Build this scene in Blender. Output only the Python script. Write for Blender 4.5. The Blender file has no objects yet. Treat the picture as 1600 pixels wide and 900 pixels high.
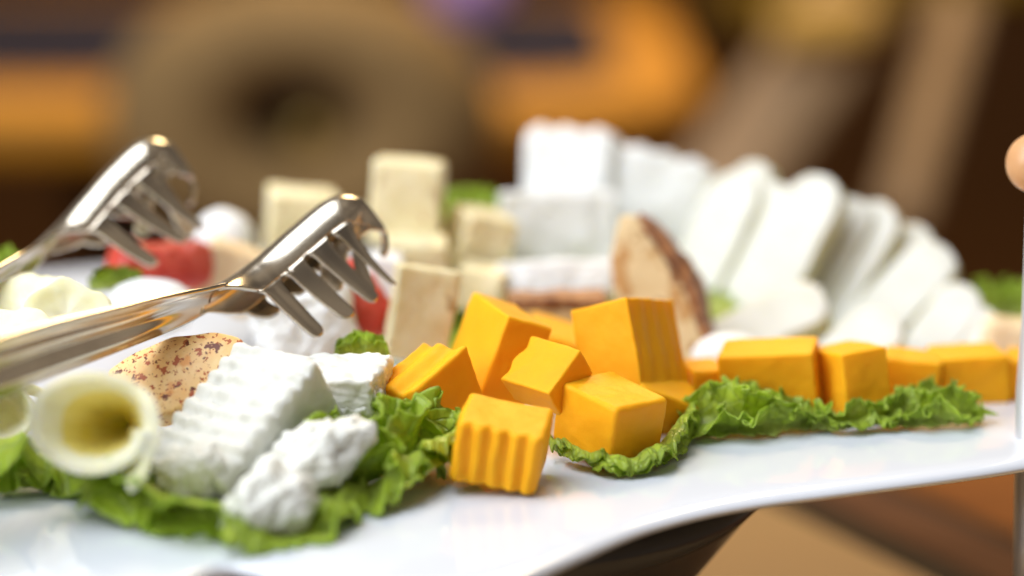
import bpy, bmesh, math, random
from mathutils import Vector, Matrix, Euler, noise as mn
random.seed(7)
R_ = math.radians
CM = 0.01
sc = bpy.context.scene
C = sc.collection

# ---------------------------------------------------------------- camera
PITCH = R_(13)
CAM = Vector((0, -52.5, 16.4))                       # centimetres, plate surface is z = 0
FW = Vector((0, math.cos(PITCH), -math.sin(PITCH)))
UP = Vector((0, math.sin(PITCH), math.cos(PITCH)))
RT = Vector((1, 0, 0))
FP = 85 / 36 * 1600
cd = bpy.data.cameras.new('camera')
cam = bpy.data.objects.new('camera', cd)
C.objects.link(cam)
cam.location = CAM * CM
cam.rotation_euler = (R_(90) - PITCH, 0, 0)
cd.lens = 85
cd.sensor_width = 36
cd.clip_start = 0.02
cd.clip_end = 60
cd.dof.use_dof = True
cd.dof.focus_distance = 0.555
cd.dof.aperture_fstop = 3.4
sc.camera = cam

# ---------------------------------------------------------------- light
w = bpy.data.worlds.new('World')
sc.world = w
w.use_nodes = True
wt = w.node_tree                                     # dim warm restaurant interior all around, uneven everywhere alike
wn = wt.nodes.new('ShaderNodeTexNoise')
wn.inputs['Scale'].default_value = 2.6
wn.inputs['Detail'].default_value = 1.5
wr_ = wt.nodes.new('ShaderNodeValToRGB')
wr_.color_ramp.elements[0].position = 0.36
wr_.color_ramp.elements[0].color = (0.05, 0.04, 0.035, 1)
wr_.color_ramp.elements[1].position = 0.64
wr_.color_ramp.elements[1].color = (0.50, 0.42, 0.33, 1)
wc = wt.nodes.new('ShaderNodeTexCoord')
wt.links.new(wc.outputs['Generated'], wn.inputs['Vector'])
wt.links.new(wn.outputs[0], wr_.inputs[0])
wt.links.new(wr_.outputs[0], wt.nodes['Background'].inputs[0])
wt.nodes['Background'].inputs[1].default_value = 0.7


def area(name, loc, target, size, power, col, sy=None):
    l = bpy.data.lights.new(name, 'AREA')
    l.energy = power
    l.color = col
    l.shape = 'RECTANGLE'
    l.size = size
    l.size_y = sy or size
    o = bpy.data.objects.new(name, l)
    C.objects.link(o)
    o.location = loc
    d = Vector(target) - Vector(loc)
    o.rotation_euler = d.to_track_quat('-Z', 'Y').to_euler()
    return o


area('ceiling_lamp', (-0.45, -0.15, 1.05), (0, 0.03, 0), 1.0, 16.5, (0.91, 0.955, 1.0), 1.0)
area('window_lamp', (-1.45, -0.65, 0.75), (0, 0.05, 0.0), 0.9, 19, (0.91, 0.955, 1.0), 1.0)
area('background_fill', (0.2, 1.5, 1.3), (0.1, 1.3, -0.2), 0.5, 25, (1.0, 0.74, 0.40), 0.5)  # added warm fill over the background, no such lamp in view
sc.view_settings.view_transform = 'Standard'
sc.view_settings.look = 'None'
sc.view_settings.exposure = 0.08
sc.view_settings.gamma = 1
sc.cycles.use_denoising = True
sc.cycles.max_bounces = 10


# ---------------------------------------------------------------- geometry helpers (all in cm)
def at(px, py, d):
    return CAM + (FW + RT * ((px - 800) / FP) + UP * ((450 - py) / FP)) * d


def onz(px, py, z=0.0):
    r = FW + RT * ((px - 800) / FP) + UP * ((450 - py) / FP)
    return CAM + r * ((z - CAM.z) / r.z)


def vw(a, b, c):
    """picture right, picture up, towards the viewer"""
    return (RT * a + UP * b - FW * c).normalized()


def frame(zdir, n):
    """rotation: local z along zdir, local -y along the normal n"""
    z = zdir.normalized()
    y = -(n - z * n.dot(z)).normalized()
    x = y.cross(z)
    return Matrix((x, y, z)).transposed()


def fbm(p, f, o=3, seed=0.0):
    return mn.fractal(Vector(p) * f + Vector((seed, seed * 1.7, -seed)), 1.0, 2.0, o)


def make(name, verts, faces, mat, parent=None, smooth=True, loc=None, rot=None):
    me = bpy.data.meshes.new(name)
    me.from_pydata([tuple(Vector(v) * CM) for v in verts], [], faces)
    me.update()
    bm = bmesh.new()
    bm.from_mesh(me)
    bmesh.ops.recalc_face_normals(bm, faces=bm.faces)
    bm.to_mesh(me)
    bm.free()
    if smooth:
        me.polygons.foreach_set('use_smooth', [True] * len(me.polygons))
    me.materials.append(mat)
    o = bpy.data.objects.new(name, me)
    C.objects.link(o)
    if parent:
        o.parent = parent
    if loc is not None:
        o.location = Vector(loc) * CM
    if rot is not None:
        o.rotation_euler = rot.to_euler() if isinstance(rot, Matrix) else Euler([R_(a) for a in rot])
    return o


def tag(o, label, cat, group=None):
    o['label'] = label
    o['category'] = cat
    if group:
        o['group'] = group
    return o


def struct(o):
    o['kind'] = 'structure'
    return o


def empty(name, loc=(0, 0, 0), rot=None):
    o = bpy.data.objects.new(name, None)
    C.objects.link(o)
    o.location = Vector(loc) * CM
    if rot is not None:
        o.rotation_euler = rot.to_euler() if isinstance(rot, Matrix) else Euler([R_(a) for a in rot])
    return o


def lerp(a, b, t):
    return a + (b - a) * t


def sstep(a, b, x):
    t = min(1, max(0, (x - a) / (b - a)))
    return t * t * (3 - 2 * t)


def spline(pts, t):
    n = len(pts) - 1
    f = min(max(t, 0), 1) * n
    i = min(int(f), n - 1)
    f -= i
    p0 = pts[max(i - 1, 0)]
    p1 = pts[i]
    p2 = pts[i + 1]
    p3 = pts[min(i + 2, n)]
    return 0.5 * ((2 * p1) + (p2 - p0) * f + (2 * p0 - 5 * p1 + 4 * p2 - p3) * f * f + (3 * p1 - p0 - 3 * p2 + p3) * f ** 3)


def block_mesh(dims, n=14, r=0.12, rip=(), amp=0.02, freq=1.0, seed=0.0, warp=None, fine=0.0, rough=0.25):
    """rounded box as one welded grid, with cut waves (rip) and uneven faces"""
    h = [d / 2 for d in dims]

    def samples(hh):
        s = [-hh, -hh + 0.35 * r, -hh + 0.7 * r, -hh + r]
        k = max(2, n)
        for i in range(1, k):
            s.append(-hh + r + (2 * hh - 2 * r) * i / k)
        s += [hh - r, hh - 0.7 * r, hh - 0.35 * r, hh]
        return s
    S = [samples(x) for x in h]
    idx, verts, faces = {}, [], []

    def vert(i, j, k):
        key = (i, j, k)
        if key in idx:
            return idx[key]
        p = Vector((S[0][i], S[1][j], S[2][k]))
        q = Vector([max(-h[a] + r, min(h[a] - r, p[a])) for a in range(3)])
        nrm = (p - q)
        nrm = nrm.normalized() if nrm.length > 1e-9 else Vector((0, 0, 1))
        p = q + nrm * r
        o = p.copy()
        for (ax, sg, al, am, per, ph) in rip:
            wgt = sstep(0.2, 0.95, o[ax] * sg / h[ax])
            c = math.cos(2 * math.pi * (o[al] / per) + ph + 1.3 * fbm(o, 0.8, 2, seed + 4)) * (1 + rough * fbm(o, 1.4, 2, seed + 6))
            p[ax] += sg * am * wgt * (c if c > 0 else c * 1.15)
        d = fbm(o, freq, 3, seed) * amp
        if fine:
            d += fbm(o, freq * 5, 3, seed + 9) * fine
        p += nrm * d
        if warp:
            p = warp(p)
        idx[key] = len(verts)
        verts.append(p)
        return idx[key]
    N = [len(s) - 1 for s in S]
    for a in range(3):
        b, c = (a + 1) % 3, (a + 2) % 3
        for side in (0, N[a]):
            for j in range(N[b]):
                for k in range(N[c]):
                    q = []
                    for (jj, kk) in ((j, k), (j + 1, k), (j + 1, k + 1), (j, k + 1)):
                        t = [0, 0, 0]
                        t[a] = side
                        t[b] = jj
                        t[c] = kk
                        q.append(vert(*t))
                    faces.append(q)
    return verts, faces


def block(name, dims, loc, rot, mat, parent=None, **k):
    v, f = block_mesh(dims, **k)
    return make(name, v, f, mat, parent, loc=loc, rot=rot)


def blob(name, radii, loc, rot, mat, parent=None, amp=0.1, freq=1.0, seed=0.0, fine=0.0, nu=36, nv=24):
    verts, faces = [], []
    for j in range(nv + 1):
        th = math.pi * j / nv
        for i in range(nu):
            ph = 2 * math.pi * i / nu
            d = Vector((math.sin(th) * math.cos(ph), math.sin(th) * math.sin(ph), math.cos(th)))
            p = Vector([d[a] * radii[a] for a in range(3)])
            p *= 1 + amp * fbm(p, freq, 3, seed) + fine * fbm(p, freq * 4, 3, seed + 5)
            verts.append(p)
    for j in range(nv):
        for i in range(nu):
            faces.append((j * nu + i, j * nu + (i + 1) % nu, (j + 1) * nu + (i + 1) % nu, (j + 1) * nu + i))
    o = make(name, verts, faces, mat, parent, loc=loc, rot=rot)
    bm = bmesh.new()
    bm.from_mesh(o.data)
    bmesh.ops.remove_doubles(bm, verts=bm.verts, dist=1e-6)
    bm.to_mesh(o.data)
    bm.free()
    return o


def slab(name, pts, thick, loc, rot, mat, parent=None, bev=0.08, amp=0.03, seed=0.0, freq=1.2, dome=0.0, side=None):
    """outline in local x/z, thickness along local +y, soft edges; filled as rings towards the middle"""
    n = 72
    # resample closed outline
    P = [Vector((a, 0, b)) for a, b in pts]
    L = [0]
    for i in range(len(P)):
        L.append(L[-1] + (P[(i + 1) % len(P)] - P[i]).length)
    out = []
    for k in range(n):
        t = L[-1] * k / n
        i = max(j for j in range(len(P)) if L[j] <= t)
        out.append(P[i].lerp(P[(i + 1) % len(P)], (t - L[i]) / (L[i + 1] - L[i])))
    for _ in range(2):
        out = [(out[i - 1] + out[i] * 2 + out[(i + 1) % n]) / 4 for i in range(n)]
    cen = sum(out, Vector()) / n
    rings = []
    size = max((p - cen).length for p in out)

    def ring(s_abs, y):
        rr = []
        for p in out:
            d = p - cen
            f = max(0.0, (d.length - s_abs * 1) / d.length) if s_abs < 5 else 0
            q = cen + d * f
            rr.append(Vector((q.x, y, q.z)))
        return rr
    fr = [0.0, 0.25, 0.5, 0.7, 0.85]
    for f in reversed(fr):
        rr = []
        for p in out:
            d = p - cen
            dd = d * (1 - bev / d.length)
            q = cen + dd * (1 - f)
            rr.append(Vector((q.x, -dome * (1 - (1 - f) ** 2), q.z)))
        rings.append(rr)
    rings.append(ring(bev * 0.3, bev * 0.3))
    for yy in (0.0, 0.33, 0.66, 1.0):
        rings.append(ring(0, bev + (thick - 2 * bev) * yy))
    rings.append(ring(bev * 0.3, thick - bev * 0.3))
    for f in fr:
        rr = []
        for p in out:
            d = p - cen
            dd = d * (1 - bev / d.length)
            q = cen + dd * (1 - f)
            rr.append(Vector((q.x, thick, q.z)))
        rings.append(rr)
    verts, faces = [], []
    for rr in rings:
        for p in rr:
            d = (p - cen)
            d = d.normalized() if d.length > 0 else d
            verts.append(p + d * amp * fbm(p, freq, 3, seed))
    for j in range(len(rings) - 1):
        for i in range(n):
            faces.append((j * n + i, j * n + (i + 1) % n, (j + 1) * n + (i + 1) % n, (j + 1) * n + i))
    faces.append(tuple(range(n)))
    faces.append(tuple(range((len(rings) - 1) * n, len(rings) * n)))
    o = make(name, verts, faces, mat, parent, loc=loc, rot=rot)
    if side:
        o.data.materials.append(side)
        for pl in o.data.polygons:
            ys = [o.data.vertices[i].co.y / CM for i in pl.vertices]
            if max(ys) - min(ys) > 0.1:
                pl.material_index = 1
    return o


def lathe(name, prof, mat, parent=None, loc=None, rot=None, n=64, sx=1, sy=1):
    verts, faces = [], []
    for r, z in prof:
        for i in range(n):
            a = 2 * math.pi * i / n
            verts.append(Vector((r * math.cos(a) * sx, r * math.sin(a) * sy, z)))
    for j in range(len(prof) - 1):
        for i in range(n):
            faces.append((j * n + i, j * n + (i + 1) % n, (j + 1) * n + (i + 1) % n, (j + 1) * n + i))
    if prof[0][0] > 1e-6:
        faces.append(tuple(range(n)))
    if prof[-1][0] > 1e-6:
        faces.append(tuple(range((len(prof) - 1) * n, len(prof) * n)))
    return make(name, verts, faces, mat, parent, loc=loc, rot=rot)


# ---------------------------------------------------------------- materials
def new_mat(name):
    m = bpy.data.materials.new(name)
    m.use_nodes = True
    nt = m.node_tree
    return m, nt, nt.nodes['Principled BSDF']


def node(nt, t, **k):
    n = nt.nodes.new(t)
    for a, b in k.items():
        if a.startswith('i_'):
            n.inputs[a[2:].replace('_', ' ')].default_value = b
        else:
            setattr(n, a, b)
    return n


def tex_noise(nt, scale, detail=4.0, rough=0.55):
    tc = node(nt, 'ShaderNodeTexCoord')
    n = node(nt, 'ShaderNodeTexNoise', i_Scale=scale, i_Detail=detail, i_Roughness=rough)
    nt.links.new(tc.outputs['Object'], n.inputs['Vector'])
    return n


def ramp(nt, src, stops):
    r = node(nt, 'ShaderNodeValToRGB')
    e = r.color_ramp.elements
    while len(e) < len(stops):
        e.new(0.5)
    for i, (p, c) in enumerate(stops):
        e[i].position = p
        e[i].color = c if len(c) == 4 else (*c, 1)
    nt.links.new(src, r.inputs[0])
    return r


def mix(nt, fac, a, b):
    m = node(nt, 'ShaderNodeMix', data_type='RGBA')
    if isinstance(fac, (int, float)):
        m.inputs[0].default_value = fac
    else:
        nt.links.new(fac, m.inputs[0])
    for s, k in ((a, 6), (b, 7)):
        if isinstance(s, tuple):
            m.inputs[k].default_value = s if len(s) == 4 else (*s, 1)
        else:
            nt.links.new(s, m.inputs[k])
    return m.outputs[2]


def bump(nt, p, src, strength, dist):
    b = node(nt, 'ShaderNodeBump', i_Strength=strength, i_Distance=dist)
    nt.links.new(src, b.inputs['Height'])
    nt.links.new(b.outputs[0], p.inputs['Normal'])


def food(name, c1, c2, rough=0.5, sss=0.3, rad=(0.006, 0.004, 0.002), nscale=120, bscale=700, bstr=0.25, specks=None, spec=0.4):
    m, nt, p = new_mat(name)
    n = tex_noise(nt, nscale)
    col = ramp(nt, n.outputs[0], [(0.32, c1), (0.68, c2)]).outputs[0]
    for (sc_, thr, c, seed) in (specks or []):
        tc = node(nt, 'ShaderNodeTexCoord')
        mp = node(nt, 'ShaderNodeMapping')
        mp.inputs['Location'].default_value = (seed, seed * 2.3, -seed)
        nt.links.new(tc.outputs['Object'], mp.inputs[0])
        s = node(nt, 'ShaderNodeTexNoise', i_Scale=sc_, i_Detail=2.5, i_Roughness=0.6)
        nt.links.new(mp.outputs[0], s.inputs['Vector'])
        f = ramp(nt, s.outputs[0], [(thr, (0, 0, 0)), (thr + 0.04, (1, 1, 1))])
        col = mix(nt, f.outputs[0], col, c)
    nt.links.new(col, p.inputs['Base Color'])
    p.inputs['Roughness'].default_value = rough
    p.inputs['Specular IOR Level'].default_value = spec
    p.inputs['Subsurface Weight'].default_value = sss
    p.inputs['Subsurface Radius'].default_value = (1, rad[1] / rad[0], rad[2] / rad[0])
    p.inputs['Subsurface Scale'].default_value = rad[0]
    if bstr:
        b = tex_noise(nt, bscale, 5)
        bump(nt, p, b.outputs[0], bstr, 0.0006)
    return m


M = {}
M['cheddar'] = food('cheddar', (0.88, 0.395, 0.010), (0.92, 0.435, 0.016), 0.5, 0.35, (0.005, 0.0025, 0.0006), 60, 900, 0.18, spec=0.12, specks=
                    [(1500, 0.80, (0.35, 0.12, 0.02), 1.0)])
M['fresh'] = food('fresh_white_cheese', (0.69, 0.695, 0.65), (0.77, 0.775, 0.73), 0.5, 0.35, (0.004, 0.0038, 0.0034), 300, 420, 0.35)
M['white'] = food('white_brined_cheese', (0.82, 0.83, 0.835), (0.87, 0.88, 0.88), 0.5, 0.35, (0.005, 0.0048, 0.004), 150, 500, 0.4)
M['ivory'] = food('ivory_sliced_cheese', (0.67, 0.66, 0.585), (0.745, 0.735, 0.67), 0.42, 0.4, (0.006, 0.0055, 0.0035), 120, 500, 0.2)
M['flank'] = food('pale_yellow_flank', (0.62, 0.60, 0.34), (0.70, 0.68, 0.44), 0.42, 0.3, (0.005, 0.004, 0.002), 120, 500, 0.2)  # yellower material for the side faces of the ivory slices
M['deep'] = food('deep_yellow_bounce', (0.88, 0.74, 0.20), (0.91, 0.80, 0.32), 0.36, 0.35, (0.006, 0.005, 0.001), 120, 500, 0.12)  # inside of the roll: deeper yellow, partly bounced light put into the colour
M['yellow'] = food('pale_yellow_cheese', (0.87, 0.83, 0.54), (0.91, 0.89, 0.68), 0.36, 0.5, (0.006, 0.005, 0.002), 120, 500, 0.12)
M['herb'] = food('speckled_cream_cheese', (0.80, 0.69, 0.40), (0.88, 0.80, 0.55), 0.5, 0.3, (0.005, 0.004, 0.002), 200, 600, 0.3,
                 [(110, 0.60, (0.60, 0.46, 0.24), 6.0), (150, 0.63, (0.46, 0.24, 0.10), 3.0), (700, 0.70, (0.40, 0.25, 0.10), 8.0)])
M['spiced'] = food('paprika_rubbed_cheese', (0.82, 0.47, 0.16), (0.88, 0.64, 0.32), 0.42, 0.3, (0.004, 0.0025, 0.001), 180, 800, 0.3,
                   [(120, 0.60, (0.78, 0.36, 0.10), 2.0), (480, 0.585, (0.42, 0.09, 0.02), 5.0), (400, 0.62, (0.15, 0.025, 0.006), 11.0), (900, 0.61, (0.40, 0.10, 0.02), 7.0)])
M['tan'] = food('tan_cheese_wedge', (0.62, 0.45, 0.23), (0.74, 0.58, 0.33), 0.5, 0.25, (0.004, 0.003, 0.0015), 160, 600, 0.4,
                [(70, 0.54, (0.50, 0.27, 0.09), 9.0), (170, 0.61, (0.34, 0.15, 0.05), 4.0)])
M['crust'] = food('browned_crust', (0.13, 0.04, 0.014), (0.46, 0.20, 0.07), 0.5, 0.1, (0.002, 0.001, 0.0005), 260, 500, 0.6)
M['red'] = food('red_fruit', (0.50, 0.03, 0.02), (0.70, 0.13, 0.08), 0.3, 0.35, (0.006, 0.0015, 0.001), 140, 400, 0.25)
M['peach'] = food('peach_cheese', (0.80, 0.58, 0.34), (0.86, 0.70, 0.46), 0.5, 0.3, (0.004, 0.003, 0.0015), 150, 500, 0.2)


def mat_leaf():
    m, nt, p = new_mat('lettuce')
    at_ = node(nt, 'ShaderNodeAttribute', attribute_name='rim')
    n = tex_noise(nt, 130, 5)
    base = ramp(nt, at_.outputs['Fac'], [(0.0, (0.74, 0.82, 0.26)), (0.5, (0.66, 0.78, 0.12)), (1.0, (0.50, 0.66, 0.06))]).outputs[0]
    dark = ramp(nt, n.outputs[0], [(0.35, (0.7, 0.72, 0.65)), (0.65, (1.1, 1.1, 1.0))]).outputs[0]
    mm = node(nt, 'ShaderNodeMix', data_type='RGBA', blend_type='MULTIPLY')
    mm.inputs[0].default_value = 1
    nt.links.new(base, mm.inputs[6])
    nt.links.new(dark, mm.inputs[7])
    nt.links.new(mm.outputs[2], p.inputs['Base Color'])
    p.inputs['Roughness'].default_value = 0.34
    al = node(nt, 'ShaderNodeAttribute', attribute_name='along')
    cx = node(nt, 'ShaderNodeCombineXYZ')
    ma = node(nt, 'ShaderNodeMath', operation='MULTIPLY')
    ma.inputs[1].default_value = 2.2
    nt.links.new(al.outputs['Fac'], ma.inputs[0])
    nt.links.new(ma.outputs[0], cx.inputs[0])
    mb = node(nt, 'ShaderNodeMath', operation='MULTIPLY')
    mb.inputs[1].default_value = 1.6
    nt.links.new(at_.outputs['Fac'], mb.inputs[0])
    nt.links.new(mb.outputs[0], cx.inputs[1])
    ve = node(nt, 'ShaderNodeTexVoronoi', feature='DISTANCE_TO_EDGE', i_Scale=2.4)
    nt.links.new(cx.outputs[0], ve.inputs['Vector'])
    vr = ramp(nt, ve.outputs[0], [(0.0, (1, 1, 1)), (0.09, (0, 0, 0))])
    vcol = mix(nt, vr.outputs[0], mm.outputs[2], (0.46, 0.60, 0.16, 1))
    vmix = mix(nt, 0.55, mm.outputs[2], vcol)
    nt.links.new(vmix, p.inputs['Base Color'])
    v = tex_noise(nt, 330, 3)
    hs = node(nt, 'ShaderNodeMath', operation='SUBTRACT')
    nt.links.new(v.outputs[0], hs.inputs[0])
    nt.links.new(vr.outputs[0], hs.inputs[1])
    bump(nt, p, hs.outputs[0], 0.55, 0.0010)
    tr = node(nt, 'ShaderNodeBsdfTranslucent')
    nt.links.new(mix(nt, 0.35, mm.outputs[2], (0.42, 0.62, 0.05, 1)), tr.inputs[0])
    ms = node(nt, 'ShaderNodeMixShader')
    ms.inputs[0].default_value = 0.45
    nt.links.new(p.outputs[0], ms.inputs[1])
    nt.links.new(tr.outputs[0], ms.inputs[2])
    nt.links.new(ms.outputs[0], nt.nodes['Material Output'].inputs[0])
    return m


M['leaf'] = mat_leaf()


def plain(name, c, rough=0.5, metal=0.0, c2=None, nscale=8, coat=0.0, spec=0.5, bstr=0.0):
    m, nt, p = new_mat(name)
    n = tex_noise(nt, nscale, 5)
    c2 = c2 or tuple(x * 0.82 for x in c)
    nt.links.new(ramp(nt, n.outputs[0], [(0.3, c2), (0.7, c)]).outputs[0], p.inputs['Base Color'])
    p.inputs['Roughness'].default_value = rough
    p.inputs['Metallic'].default_value = metal
    p.inputs['Coat Weight'].default_value = coat
    p.inputs['Specular IOR Level'].default_value = spec
    if bstr:
        bump(nt, p, n.outputs[0], bstr, 0.001)
    return m


M['porcelain'] = plain('porcelain', (0.735, 0.775, 0.86), 0.09, 0, (0.725, 0.765, 0.85), 20, 0.3)
M['steel'] = plain('polished_steel', (0.72, 0.65, 0.54), 0.22, 1.0, (0.58, 0.51, 0.42), 60)
M['brushed'] = plain('brushed_steel', (0.75, 0.75, 0.78), 0.45, 0.6, None, 60)
M['darkceramic'] = plain('dark_glazed_ceramic', (0.045, 0.045, 0.052), 0.25, 0, None, 20, 0, 0.3)


def wood(name, c1, c2, rough=0.4, stretch=(2, 30, 30), spec=0.5):
    m, nt, p = new_mat(name)
    tc = node(nt, 'ShaderNodeTexCoord')
    mp = node(nt, 'ShaderNodeMapping')
    mp.inputs['Scale'].default_value = stretch
    nt.links.new(tc.outputs['Object'], mp.inputs[0])
    n = node(nt, 'ShaderNodeTexNoise', i_Scale=2.0, i_Detail=6.0, i_Roughness=0.6)
    nt.links.new(mp.outputs[0], n.inputs['Vector'])
    nt.links.new(ramp(nt, n.outputs[0], [(0.3, c1), (0.7, c2)]).outputs[0], p.inputs['Base Color'])
    p.inputs['Roughness'].default_value = rough
    p.inputs['Specular IOR Level'].default_value = spec
    return m


M['orangewood'] = wood('honey_wood', (0.50, 0.20, 0.010), (0.64, 0.29, 0.02), 0.6)
M['tanwood'] = wood('tan_wood', (0.50, 0.30, 0.12), (0.62, 0.40, 0.17))
M['darkwood'] = wood('dark_wood', (0.035, 0.020, 0.012), (0.06, 0.034, 0.02), 0.7, (2, 30, 30), 0.15)
M['redwood'] = wood('reddish_wood', (0.13, 0.05, 0.022), (0.20, 0.085, 0.04), 0.7, (2, 30, 30), 0.15)
M['rustwood'] = wood('rust_wood', (0.20, 0.06, 0.008), (0.28, 0.09, 0.012), 0.7, (2, 30, 30), 0.15)
M['floor'] = wood('floor_wood', (0.11, 0.042, 0.009), (0.17, 0.065, 0.014), 0.9, (1, 8, 8), 0.05)
M['navy'] = plain('dark_inset', (0.028, 0.024, 0.040), 0.9, 0, None, 10, 0, 0.1)
M['beige'] = plain('beige_fabric', (0.29, 0.18, 0.075), 0.8, 0, (0.22, 0.135, 0.055), 60, 0, 0.1, bstr=0.3)
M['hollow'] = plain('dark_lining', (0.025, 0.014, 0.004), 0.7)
M['brass'] = plain('aged_brass', (0.30, 0.17, 0.02), 0.35, 0.3)
M['mustard'] = plain('mustard_highlight', (0.62, 0.34, 0.05), 0.6, 0, None, 30)
M['olive'] = plain('olive_brown_fabric', (0.16, 0.085, 0.006), 0.8, 0, None, 30, 0, 0.1)
M['taupe'] = wood('taupe_wood', (0.29, 0.17, 0.075), (0.38, 0.23, 0.11))
M['purple'] = plain('purple_glass', (0.42, 0.34, 0.95), 0.12, 0, (0.55, 0.25, 0.55), 25, 0.5)
M['knob'] = wood('light_knob_wood', (0.62, 0.32, 0.14), (0.72, 0.40, 0.19), 0.35, (20, 20, 60))

# ---------------------------------------------------------------- the setting
o = make('floor', [(-600, -300, -95), (600, -300, -95), (600, 2500, -95), (-600, 2500, -95)], [(0, 1, 2, 3)], M['floor'], smooth=False)
struct(o)


def box(name, dims, loc, mat, parent=None, rot=None, r=0.3, n=2):
    return block(name, dims, loc, rot, mat, parent, n=n, r=r, amp=0.0)


TZ = -8.5
tb = empty('serving_table', (0, 10, -95))
tag(tb, 'wooden serving table of mixed tan and dark boards under the platter', 'table')
ang = R_(62)
bd = Vector((-math.cos(ang), math.sin(ang), 0))
bn = Vector((math.sin(ang), math.cos(ang), 0))
p0 = onz(1215, 850, TZ)
k0 = p0.dot(bn)
specs = [(-40, -22, 'redwood'), (-22, -9.4, 'tanwood'), (-9.4, 2.2, 'tanwood'), (2.2, 3.7, 'darkwood'), (3.7, 6.4, 'redwood'), (6.4, 7.1, 'darkwood'), (7.1, 22, 'rustwood'), (22, 40, 'redwood')]
for a, b, mt in specs:
    # each board clipped between the table's near and far edge
    y0, y1 = -30.0, 36.0
    vs = []
    for zz in (TZ, TZ - 2.2):
        for (k, y) in ((a + 0.06, y0), (b - 0.06, y0), (b - 0.06, y1), (a + 0.06, y1)):
            x = (k0 + k - bn.y * y) / bn.x
            vs.append((x, y - 10, zz + 95))
    make('board', vs, [(0, 1, 2, 3), (7, 6, 5, 4), (0, 4, 5, 1), (1, 5, 6, 2), (2, 6, 7, 3), (3, 7, 4, 0)], M[mt], tb, smooth=False)
for lx, ly in ((-22, -22), (38, -22), (-42, 14), (14, 14)):
    box('leg', (4, 4, 84.2), (lx, ly, 42.1), M['darkwood'], tb)

# ---------------------------------------------------------------- platter
edge_px = [(1650, 728), (1574, 741), (1500, 752), (1400, 765), (1300, 778), (1200, 791), (1100, 809), (1000, 836), (900, 880), (820, 914), (700, 958), (560, 970), (470, 946), (410, 905), (365, 889), (320, 905), (250, 950), (120, 975)]
edge = [onz(x, y, -0.22) for x, y in edge_px]
edge += [Vector(p) for p in ((-14, -8.5, -.2), (-18.5, -5, -.2), (-21, 3, -.2), (-21, 12, -.2), (-17, 20, -.2), (-8, 24, -.2), (3, 24, -.2), (11, 21, -.2), (16, 15.5, -.2), (16, 10, -.2), (15.0, 5, -.2), (13.8, 2.0, -.2))]


def plate():
    n = 260
    P = edge
    L = [0]
    for i in range(len(P)):
        L.append(L[-1] + (P[(i + 1) % len(P)] - P[i]).length)
    out = []
    for k in range(n):
        t = L[-1] * k / n
        i = max(j for j in range(len(P)) if L[j] <= t)
        out.append(P[i].lerp(P[(i + 1) % len(P)], (t - L[i]) / (L[i + 1] - L[i])))
    for _ in range(3):
        out = [(out[i - 1] + out[i] * 2 + out[(i + 1) % n]) / 4 for i in range(n)]
    cen = Vector((-2, 8, 0))
    prof = [(12, 0.0), (8, 0), (5, 0.0), (3, 0.0), (1.6, 0.015), (0.8, 0.012), (0.45, 0.0), (0.22, -0.03), (0.08, -0.085), (0.02, -0.14), (0, -0.18), (0.03, -0.23), (0.15, -0.29), (0.8, -0.44), (2.0, -0.66), (4.0, -0.95), (8, -1.2), (12, -1.2)]
    verts, faces = [], []
    for off, z in prof:
        for p in out:
            d = Vector((p.x - cen.x, p.y - cen.y, 0))
            q = cen + d * max(0.02, (d.length - off) / d.length)
            verts.append(Vector((q.x, q.y, z)))
    for j in range(len(prof) - 1):
        for i in range(n):
            faces.append((j * n + i, j * n + (i + 1) % n, (j + 1) * n + (i + 1) % n, (j + 1) * n + i))
    faces.append(tuple(range(n)))
    faces.append(tuple(range((len(prof) - 1) * n, len(prof) * n)))
    return make('platter', verts, faces, M['porcelain'])


tag(plate(), 'large white porcelain platter with wavy edge holding all the cheese', 'platter')
st = lathe('platter_stand', [(4.2, TZ), (4.4, TZ + 0.5), (4.9, -6), (6.2, -3.6), (7.4, -2.0), (7.9, -1.45), (7.7, -1.22), (0.0, -1.22)], M['darkceramic'], loc=(-1.4, 5.0, 0.0))
tag(st, 'dark grey glazed bowl-shaped stand under the white platter', 'stand')

# ---------------------------------------------------------------- cheddar cubes
CG = 'cheddar cubes along the front of the platter'


def cheddar(label, loc, rot, dims, seed, **k):
    o = block('cheddar_cube', dims, loc, rot, M['cheddar'], n=k.pop('n', 22), r=k.pop('r', 0.09), amp=k.pop('amp', 0.035), freq=0.9, seed=seed, fine=0.010, **k)
    return tag(o, label, 'cheese cube', CG)


cheddar('orange cheddar cube with fluted front, nearest of the heap on the bare plate', (-0.23, -1.07, 0.98), (6.3, 10.1, -6.6), (1.94, 1.8, 1.41), 1,
        rip=[(1, -1, 0, 0.055, 0.40, 0.6)], n=34, r=0.12)
cheddar('smooth orange cheddar cube resting on lettuce, right of the fluted cube', (2.25, 1.07, 0.92), (8, 1.4, 40.9), (1.66, 1.96, 1.50), 2,
        rip=[(2, -1, 0, 0.04, 0.36, 0)], r=0.11)
cheddar('orange cheddar piece with grooved upper side beside the crumbly white cheese', (-1.92, 1.62, 1.36), (20.4, -4.7, -41.4), (1.42, 2.0, 1.5), 3,
        rip=[(2, 1, 0, 0.07, 0.75, 0.4)])
cheddar('tall orange cheddar block standing directly behind the fluted cube', (-0.37, 3.75, 1.8), (2.9, 20.3, 24.0), (1.25, 2.25, 2.25), 4, r=0.08)
cheddar('small thin cheddar slice lying across the middle of the cube heap', (0.82, 1.78, 1.77), (38, 3.7, -41.7), (1.49, 1.37, 0.86), 5,
        rip=[(0, -1, 1, 0.05, 0.7, 1.0)], r=0.06)
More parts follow.
